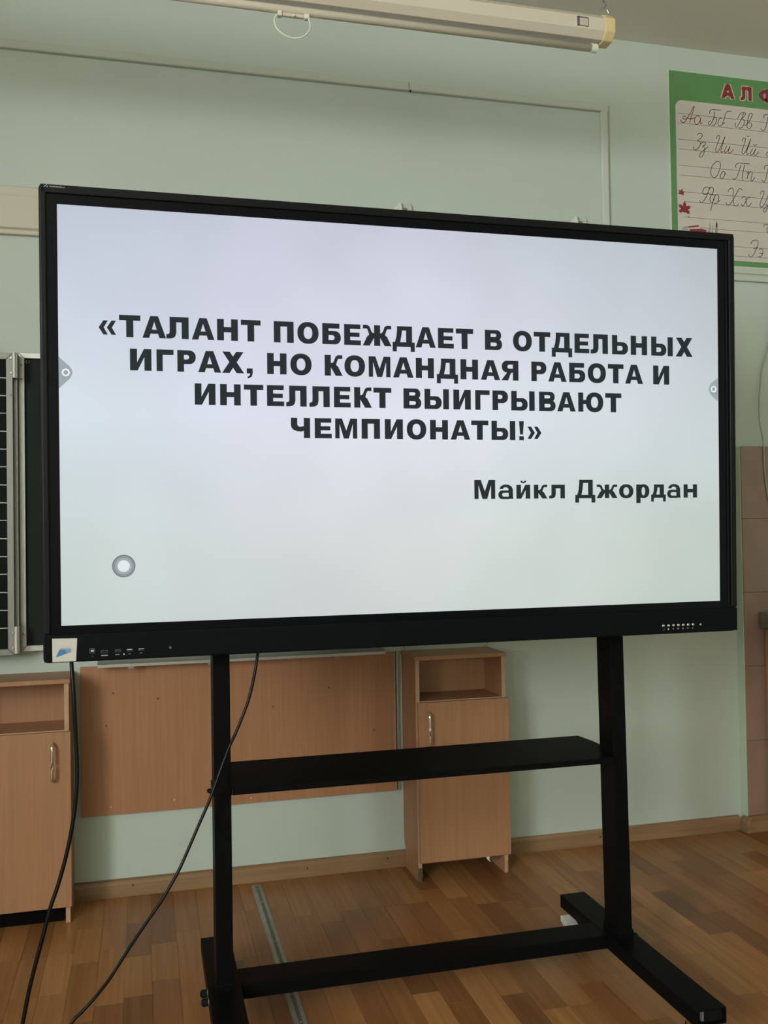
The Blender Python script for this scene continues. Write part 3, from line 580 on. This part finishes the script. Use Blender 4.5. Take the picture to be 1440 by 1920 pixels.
CA = [(-0.1807, 2.53, 1.0843), (-0.181, 2.53, 1.0489), (-0.1754, 2.515, 0.9706), (-0.1708, 2.51, 0.863), (-0.1679, 2.505, 0.7831), (-0.1701, 2.5, 0.7173), (-0.1793, 2.495, 0.6459), (-0.1949, 2.49, 0.569), (-0.2153, 2.485, 0.4973), (-0.2316, 2.48, 0.4509), (-0.2479, 2.475, 0.3891), (-0.2627, 2.47, 0.3343), (-0.2813, 2.465, 0.261), (-0.2985, 2.46, 0.1753), (-0.319, 2.43, 0.09530000000000001), (-0.348, 2.34, 0.0055), (-0.449, 2.06, 0.0055), (-0.599, 1.56, 0.0055)]
CB = [(0.3113, 2.6, 1.0681), (0.3047, 2.597, 1.0437), (0.2947, 2.592, 0.9891), (0.2758, 2.588, 0.9148), (0.245, 2.58, 0.8413), (0.2206, 2.57, 0.7946), (0.1977, 2.56, 0.7413), (0.1679, 2.55, 0.6681), (0.1315, 2.54, 0.5924), (0.0884, 2.52, 0.5069), (0.0604, 2.51, 0.4609), (0.0329, 2.5, 0.4225), (-0.0182, 2.48, 0.3619), (-0.0535, 2.46, 0.3199), (-0.0893, 2.44, 0.2754), (-0.1228, 2.42, 0.2436), (-0.1536, 2.41, 0.2167), (-0.1839, 2.4, 0.1889), (-0.244, 2.36, 0.08500500000000001), (-0.324, 2.28, 0.0045), (-0.484, 2.05, 0.0045), (-0.684, 1.5999999999999999, 0.0045)]
def textline(nm, s, xs, top, bot, xh=None):
    H = bot-top
    for i, ch in enumerate(s):
        a, b = xs[2*i], xs[2*i+1]
        if ch.islower() and xh: h = xh; sv = H*.262; sh = H*.195
        else: h = H; sv = H*.315; sh = H*.243
        if ch in 'ЬЫВБРЯ': sv *= .97
        if ch in 'КЖЮОД': sv *= .97
        if s is T5 and ch in 'МД': sv = H*.28; sh = H*.20
        mb = MB(); put(mb, glyph(ch, b-a, h, min(sv, (b-a)*.36), sh), X_(a), Z_(bot), YT); mb.build('letter', text_m, sc)
textline('text_line', T1, X1, .2733, .3300)
textline('text_line', T2, X2, .3590, .4152)
textline('text_line', T3, X3, .4447, .5005)
textline('text_line', T4, X4, .5308, .5853)
textline('text_line', T5, X5, .6985, .7525, .0398)
# side tabs with gear icons, floating round button
def gear(cx, cz, r, par):
    mb = MB(); n = 32; 
    P = lambda k, rr: (cx+rr*math.cos(2*math.pi*k/n), cz+rr*math.sin(2*math.pi*k/n))
    ro = lambda k: r*(1.0+.09*math.cos(8*2*math.pi*k/n))
    flat(mb, [[P(k, ro(k)), P(k+1, ro(k+1)), P(k+1, r*.60), P(k, r*.60)] for k in range(n)], YT-.0006)
    mb.build('gear_icon', icon_m, par)
for a0, ctr, pts in ((0, .0172, [(.0, .3850), (.010, .3945), (.022, .405), (.0275, .4105), (.0325, .419), (.0332, .427), (.0305, .434), (.0265, .4405), (.017, .4495), (.006, .4605), (0, .4655)]),
                     (1.895, 1.8785, [(1.895, .3895), (1.885, .3965), (1.872, .4065), (1.8655, .4145), (1.8625, .4225), (1.8625, .4295), (1.866, .4375), (1.872, .445), (1.883, .454), (1.890, .459), (1.895, .462)])):
    mb = MB(); flat(mb, [[(X_(a), Z_(b)) for a, b in pts]], YT)
    t = mb.build('side_tab', tab_m, sc); t2_ = sc
    mb = MB(); n = 32; cx, cz, r = X_(ctr), Z_(.4250), .0098
    P = lambda k, rr: (cx+rr*math.cos(2*math.pi*k/n), cz+rr*math.sin(2*math.pi*k/n))
    ro = lambda k: r*(1.0+.10*math.cos(8*2*math.pi*k/n))
    flat(mb, [[P(k, ro(k)), P(k+1, ro(k+1)), P(k+1, r*.60), P(k, r*.60)] for k in range(n)], YT-.0006)
    mb.build('gear_icon', icon_m, sc)
cx, cz = X_(.1537), Z_(.9185)
for k, (r, m_) in enumerate(((.0290, ring1_m), (.0265, ring2_m), (.0205, ring3_m), (.0185, ring2_m), (.0170, ring3_m), (.0150, disc_m))):
    mb = MB(); flat(mb, [disc(cx, cz, r)], YT-.0002*k); mb.build('round_button', m_, sc)
# fine bright rim of the lit area
# ports on the bar
YB_ = -.0074
def mark(polys, m_, nm='port_marking', y=YB_-.0004, par=dp):
    mb = MB(); flat(mb, [[(X_(a), Z_(b)) for a, b in p] for p in polys], y); return mb.build(nm, m_, par)
def box_(a0, a1, b0, b1): return [(a0, b0), (a1, b0), (a1, b1), (a0, b1)]
def port(nm, a0, a1, b0, b1, light, inner=None):
    p = MB().box(X_(a0), X_(a1), YB_-.001, -.004, Z_(b1), Z_(b0)).build(nm, markdim_m, dp, bevel=.0008)
    MB().box(X_(a0+.0012), X_(a1-.0012), YB_-.0014, YB_+.0005, Z_(b1-.0012), Z_(b0+.0012)).build('port_mouth', rubber_m, p)
    if light: MB().box(X_(light[0]), X_(light[1]), YB_-.0022, YB_-.001, Z_(light[3]), Z_(light[2])).build('contact_tongue', sticker_m, p)
port('usb_b_port', .0682, .0810, .1255+1, .1380+1, (.0712, .0785, 1.1290, 1.1335))
port('hdmi_port', .0955, .1126, 1.1318, 1.1388, None)
port('usb_port', .1307, .1446, 1.1315, 1.1375, None)
port('usb_port', .1596, .1736, 1.1310, 1.1366, (.1602, .1722, 1.1315, 1.1331))
port('usb_port', .1884, .2027, 1.1308, 1.1364, (.1890, .2012, 1.1312, 1.1326))
mark([box_(.0728, .0762, 1.1440, 1.1452), box_(.0745, .0775, 1.1450, 1.1464)], markdim_m)
mark([box_(.0960, .1125, 1.1436, 1.1458)], mark_m)
mark([box_(.1312, .1350, 1.1434, 1.1450), box_(.1356, .1380, 1.1432, 1.1448), box_(.1386, .1412, 1.1434, 1.1448)], mark_m)
mark([disc(.1520, 1.1438, .0021, 12)], sticker_m, 'indicator')
mark([box_(.1448, .1462, 1.1438, 1.1446), box_(.1580, .1594, 1.1438, 1.1446)], markdim_m)
mark([box_(.1628, .1652, 1.1430, 1.1440), box_(.1658, .1688, 1.1428, 1.1440)], mark_m)
mark([box_(.1922, .1950, 1.1424, 1.1438), box_(.1944, .1974, 1.1420, 1.1430)], mark_m)
MB().tube([(X_(.2682), YB_, Z_(1.1320)), (X_(.2682), YB_-.0016, Z_(1.1320))], [.0038, .0030], 14).build('sensor', plain('grey_sensor', (.09, .10, .11), .3), dp)
gm = MB()
for i in range(24):
    for j in range(3):
        a = .345+i*.0055; b = 1.117+j*.0055; gm.box(X_(a), X_(a+.0018), YB_-.0001, -.004, Z_(b+.0018), Z_(b))
gr = gm.build('speaker_grille', rubber_m, dp)
btn_m = plain('silver_button', (.62, .63, .62), .22, 1, var=.05)
for i, a in enumerate((1.6968, 1.7139, 1.7305, 1.7466, 1.7631, 1.7793, 1.7957)):
    bx, bz = X_(a), Z_(1.1332)
    MB().tube([(bx, YB_, bz), (bx, YB_-.003, bz), (bx, YB_-.0045, bz)], [.0052, .0048, .0028], 14).build('button', btn_m, dp, smooth=True)
    q = 1.1436
    sh_ = [[box_(a-.001, a+.004, q+.0025, q+.0035), box_(a+.003, a+.004, q-.002, q+.003)], [[(a-.0018, q+.003), (a+.0025, q+.003), (a+.003, q-.0004), (a+.0004, q-.003), (a-.0024, q-.0004)]], [disc(a, q, .0022, 8)],
           [box_(a-.0034, a+.0034, q-.0018, q+.0018)], [box_(a-.0024, a-.0004, q-.0026, q+.0026), box_(a+.0004, a+.0024, q-.0026, q+.0026)], [box_(a-.0034, a+.0034, q-.0018, q+.0006)], [[(a-.0022, q-.0014), (a+.0022, q-.0014), (a+.0008, q+.0026), (a-.0004, q+.0026)]]][i]
    mark(sh_, mark_m if i in (1,) else plain('button_marking', (.20, .21, .20), .5), 'button_marking')
MB().tube([(X_(1.8221), YB_, Z_(1.1339)), (X_(1.8221), YB_-.0015, Z_(1.1339))], .0030, 12).build('power_light', mark_m, dp)
# small maker's mark, top left: striped diamond and a line of tiny print, too small to read
mk = MB()
flat(mk, [[(X_(a), Z_(b)) for a, b in p] for p in (
    [(-.0310, -.0395), (-.0285, -.0388), (-.0208, -.0462), (-.0222, -.0478)], [(-.0316, -.0478), (-.0278, -.0480), (-.0306, -.0440)], [(-.0262, -.0385), (-.0210, -.0390), (-.0200, -.0434)])], -.0066)
mk.build('maker_mark', plain('maker_mark_grey', (.22, .24, .23), .5), dp)
mt = MB(); a = -.0160; hs = [1.6, 1, 1, 1, 1.5, 1, 1, 1.6, 1, 1, 1.4, 1.5, .4, 1, 1]
for i, hh in enumerate(hs):
    h = .0026*hh; mt_ = [box_(a, a+.0008, -.0395-h, -.0395), box_(a+.0008, a+.0019, -.0395-.0026*min(1, hh), -.0395-.0026*min(1, hh)+.0009)]
    if i % 2: mt_.append(box_(a+.0013, a+.0020, -.0395-.0024*min(1, hh), -.0395))
    flat(mt, [[(X_(q[0]), Z_(q[1])) for q in p] for p in mt_], -.0066); a += .00245
mt.build('maker_lettering', mark_m, dp)
# white sticker with the folded blue emblem
MB().prism([(X_(a_), Z_(b_)) for a_, b_ in ((-.0216, 1.0965), (.0385, 1.0980), (.0352, 1.1555), (-.0214, 1.1562))], -.0085, -.0069).build('sticker', sticker_m, dp)
st = bpy.data.objects['sticker']; st['label'] = 'white square sticker with a blue wing emblem'
mark([[(-.0133, 1.1441), (-.0040, 1.1240), (.0100, 1.1240), (.0235, 1.1240), (.0235, 1.1325)]], stlight_m, 'emblem_shade', -.0089, st)
mark([[(-.0133, 1.1441), (-.0040, 1.1245), (.0085, 1.1250), (.0090, 1.1290), (.0120, 1.1295), (.0115, 1.1350)]], stblue_m, 'emblem', -.0092, st)
mark([[(-.0018, 1.1212), (.0235, 1.1210), (.0235, 1.1226), (-.0028, 1.1228)]], stlight_m, 'emblem_bar', -.0092, st)
mark([[(.0030, 1.1165), (.0215, 1.1172), (.0215, 1.1178), (.0026, 1.1174)]], mark_m, 'emblem_line', -.0092, st)

# ------------------------------------------------------------------ wheeled stand
ZT = EYE-1.25     # top of the base tubes
sd = thing('display_stand', 'black steel wheeled stand with shelf carrying the large display', 'stand', (.81, 2.6, 0))
LEAN = .035
def hollow(mb, x0, x1, y0, y1, z0, z1, t=.003):
    mb.box(x0, x1, y0, y1, z1-t, z1); mb.box(x0, x1, y0, y1, z0, z0+t); mb.box(x0, x0+t, y0, y1, z0+t, z1-t); mb.box(x1-t, x1, y0, y1, z0+t, z1-t)
LEGS = ((.160, .249), (1.3635, 1.453))
for (xa, xb) in LEGS:
    m = MB(); hollow(m, xa, xb, 2.155, 2.963, ZT-.042, ZT); lg = m.build('base_leg', black_m, sd, bevel=.0012)
    MB().box(xa+.004, xb-.004, 2.168, 2.174, ZT-.038, ZT-.004).build('end_plug', rubber_m, sd)
    MB().box(xa+.020, xa+.026, 2.160, 2.168, ZT-.030, ZT-.006).build('plug_clip', markdim_m, sd)
    MB().box(xa+.003, xb-.003, 2.952, 2.960, ZT-.039, ZT-.003).build('end_plug', rubber_m, sd)
MB().box(.249, 1.3635, 2.630, 2.728, ZT-.042, ZT-.0005).build('base_crossbar', black_m, sd, bevel=.0015)
POSTS = ((.181, .227, 0.004), (1.387, 1.4325, .036))
for xa, xb, ln in POSTS:
    yb0 = 2.600; dep = .088
    def yo(z): return yb0 + ln*min(1.15, (z-ZT)/.90)
    m = MB().prism([(yo(ZT), ZT+.012), (yo(1.95), 1.95), (yo(1.95)+dep, 1.95), (yo(ZT)+dep, ZT+.012)], xa, xb, 'X')
    m.build('post', black_m, sd, bevel=.0015)
    MB().box(xa-.004, xb+.003, yb0-.004, yb0+dep+.004, ZT-.0005, ZT+.022).build('post_sleeve', black_m, sd, bevel=.002)
    y_ = yo(.675)
    MB().box(xa-.003, xb+.003, y_-.003, y_+dep+.003, .655, .678).build('shelf_clamp', black_m, sd, bevel=.002)
# shelf between and behind the posts
s1 = [(.229, 2.585), (1.375, 2.585), (1.384, 2.60), (1.384, 2.715), (1.414, 2.722), (1.414, 2.800), (1.404, 2.888), (.205, 2.888), (.190, 2.80), (.190, 2.722), (.229, 2.70)]
MB().prism(s1, .6745, .6765, 'Z').build('shelf', black_m, sd)
lp = MB().box(.229, 1.372, 2.584, 2.5865, .659, .6765); lp.box(.205, 1.404, 2.886, 2.888, .656, .6765); lp.build('shelf_lip', black_m, sd)
def bolt(p, d, r=.0075, l=.012, nm='bolt'):
    a = Vector(p); b = a+Vector(d)*l; c = a+Vector(d)*(l+.004)
    o = MB().tube([a, a+Vector(d)*.002, b, c], [r, r, r, r*.55], 12).build(nm, rubber_m, sd)
    MB().tube([a-Vector(d)*.001, a+Vector(d)*.0015], r*1.18, 14).build('washer', steel_m, o)
for dy in (.022, .066): bolt((.177, 2.604+dy-.014, .672-dy*.22), (-1, 0, 0), .0060, .008)
for dy in (.022, .066): bolt((1.436, 2.634+dy, .672-dy*.1), (1, 0, 0), .0055, .008)
for dy in (.0, .050): bolt((.160, 2.600+dy, ZT-.021), (-1, 0, 0), .0105, .016)
for dy in (.0, .050): bolt((1.453, 2.640+dy, ZT-.021), (1, 0, 0), .0105, .016)
# brackets between posts and display (hidden behind it)
for z in (1.25, 1.80):
    MB().box(.15, 1.46, 2.585, 2.598, z, z+.05).build('mounting_rail', black_m, sd)
for x in (.45, 1.10): MB().box(x, x+.05, 2.560, 2.585, 1.20, 1.90).build('mounting_arm', black_m, sd)
# castors
def castor(x, y, name='castor'):
    zb_ = ZT-.042
    c = MB().box(x-.028, x+.028, y-.028, y+.028, zb_-.004, zb_).build('castor', steel_m, sd)
    for s_ in (-1, 1):
        MB().prism([(y-.022, zb_-.004), (y+.020, zb_-.004), (y+.030, .030), (y+.018, .022), (y-.006, .040)], x+s_*.019-.0012, x+s_*.019+.0012, 'X').build('fork', chrome_m, c)
    MB().tube([(x, y, zb_-.004), (x, y, zb_-.012)], .018, 16).build('swivel', chrome_m, c)
    MB().tube([(x-.015, y+.014, .031), (x-.013, y+.014, .031), (x+.013, y+.014, .031), (x+.015, y+.014, .031)], [.027, .031, .031, .027], 24).build('wheel', rubber_m, c)
    MB().tube([(x-.024, y+.014, .031), (x+.024, y+.014, .031)], .005, 10).build('axle', chrome_m, c)
for xa, xb in LEGS:
    for y in (2.215, 2.905): castor((xa+xb)/2, y)
MB().prism([(2.856, .046), (2.856, .066), (2.905, .080), (2.905, .062)], 1.336, 1.378, 'X').build('brake_pedal', pedal_m, sd, bevel=.002)
MB().prism([(2.872, .052), (2.872, .057), (2.915, .066), (2.915, .060)], .240, .288, 'X').build('brake_pedal', steel_m, sd, bevel=.002)

# ------------------------------------------------------------------ cables
def cable(pts, r, lab, nm):
    return tag(MB().tube(spline(pts, 8), r, 10).build(nm, cable_m, smooth=True), lab, 'cable', 'black cables of the display')
cable(CA, .0052, 'thick black cable hanging from the display corner in front of the left cabinet', 'power_cable')
cable(CB, .0042, 'thin black cable crossing in front of the left stand post', 'signal_cable')

# ------------------------------------------------------------------ alphabet poster
PX, PZ, PY = 2.315, 2.062+EYE, 3.7255
po = thing('alphabet_poster', 'green bordered cursive alphabet poster at the upper right wall', 'poster', (PX+.64, 3.728, PZ-.88))
MB().box(PX+.0005, PX+1.30, 3.7255, 3.7300, PZ-.8800, PZ-.0015).build('poster_sheet', poster_m, po)
def pflat(polys, m_, nm, lay, par=po):
    mb = MB()
    for p in polys:
        mb.add([(PX+x, PY-.0003*lay, PZ-z) for x, z in p], [tuple(range(len(p)))])
    o = mb.build(nm, m_, par); return o
pflat([[(.006, .003), (1.294, .003), (1.294, .876), (.006, .876)]], green_m, 'green_border', 1)
def rr2(x0, x1, z0, z1, r):
    return [(x0+r-r*math.cos(a), z0+r-r*math.sin(a)) for a in [math.pi/2*k/8 for k in range(9)]] + [(x1-r+r*math.sin(a), z0+r-r*math.cos(a)) for a in [math.pi/2*k/8 for k in range(9)]] + [(x1, z1), (x0, z1)]
pflat([rr2(.0360, 1.262, .1345, .852, .034)], paper_m, 'white_field', 2)
mb = MB()
for k, z in enumerate((.196, .240, .3145, .359, .433, .478, .553, .597, .668, .7125, .7865, .830)):
    mb.box(PX+(.050 if k < 6 else .068), PX+1.24, PY-.0010, PY-.0008, PZ-z-.0009, PZ-z+.0009)
mb.build('ruled_lines', rule_m, po)
for key, m_, nm in (('k', ink_m, 'cursive_letters'), ('r', redink_m, 'red_cursive_letters'), ('v', violet_m, 'violet_cursive_letters')):
    mb = MB()
    for c, pts in STROKES:
        if c != key: continue
        sp_ = spline([(PX+x/1e4, PZ-z/1e4, 0) for x, z in pts], 5)
        ribbon(mb, [(p.x, p.y) for p in sp_], .0030, PY-.0014)
    mb.build(nm, m_, po)
# title А Л Ф А В И Т
outline_m = plain('title_outline_cream', (.62, .59, .50), .5)
for ch, a, b, z0, z1 in (('А', .2735, .3435, .0385, .1035), ('Л', .3745, .4350, .0385, .1035), ('Ф', .4760, .5560, .0385, .1035), ('А', .585, .655, .0385, .1035), ('В', .690, .745, .0385, .1035), ('И', .780, .845, .0385, .1035), ('Т', .875, .935, .0385, .1035)):
    g_ = glyph(ch, b-a, z1-z0, .0185 if ch != 'Ф' else .016, .0135)
    red = MB(); out = MB()
    for ip, p in enumerate(g_):
        q = [(PX+a+x, PZ-z1+z) for x, z in p]
        red.add([(x, PY-.0016-.00003*(ip % 3), z) for x, z in q], [tuple(range(len(q)))])
        ribbon(out, q, .0095, PY-.0011, True)
    out.build('letter_outline', outline_m, po); red.build('title_letter', red_m, po)
# leaves, books and pencils in the corner
def leaf(cx, cz, r, rot=0):
    tips = []
    for a, k in ((-90, 1.12), (-28, 1.08), (30, .92), (150, .92), (208, 1.08)):
        tips += [(a-24, .50), (a-17, .84), (a-9, .72), (a, k), (a+9, .72), (a+17, .84), (a+24, .50)]
    tips.insert(21, (90, .42))
    return [(cx+r*k*math.cos(math.radians(a+rot)), cz+r*k*math.sin(math.radians(a+rot))) for a, k in tips]
def fan(poly, c, lay, m_, nm):
    mb = MB(); n = len(poly)
    for i in range(n): mb.add([(PX+q[0], PY-.0003*lay, PZ-q[1]) for q in (poly[i], poly[(i+1) % n], c)], [(0, 1, 2)])
    mb.build(nm, m_, po)
fan(leaf(.0565, .5580, .0185, 12), (.0565, .5580), 6, red_m, 'small_maple_leaf')
fan(leaf(.0705, .6320, .0365, 4), (.0705, .6320), 6, red_m, 'large_maple_leaf')
pflat([[(.086, .661), (.095, .672), (.0965, .671), (.089, .660)]], red_m, 'leaf_stem', 6)
pflat([[(.085, .7105), (.090, .7085), (.143, .7005), (.141, .708), (.092, .7155)], [(.092, .722), (.150, .7165), (.181, .7190), (.180, .730), (.098, .730)]], red_m, 'red_book', 6)
pflat([[(.091, .7150), (.141, .7085), (.150, .7140), (.092, .7205)]], poster_m, 'book_pages', 6)
pflat([[(.055, .7160), (.080, .7130), (.084, .7160), (.056, .7190)], [(.054, .7220), (.082, .7200), (.090, .7240), (.056, .7260)]], bluegrey_m, 'grey_book', 6)
pflat([[(.196, .730), (.1975, .690), (.199, .681), (.2015, .690), (.203, .730)], [(.208, .730), (.212, .700), (.2135, .694), (.215, .702), (.213, .730)]], bluegrey_m, 'pencils', 6)
pflat([[(.226, .730), (.229, .700), (.238, .700), (.2385, .730)], [(.188, .730), (.190, .716), (.193, .712), (.195, .730)]], pencil_m, 'brush_handles', 6)
pflat([[(.2285, .703), (.231, .686), (.2350, .675), (.2385, .690), (.2375, .706)]], ink_m, 'brush_tip', 7)
pflat([disc(.0265, .0265, .0022, 8)], ink_m, 'pin', 6)
for ob in bpy.data.objects:
    if 'base' in ob: del ob['base']
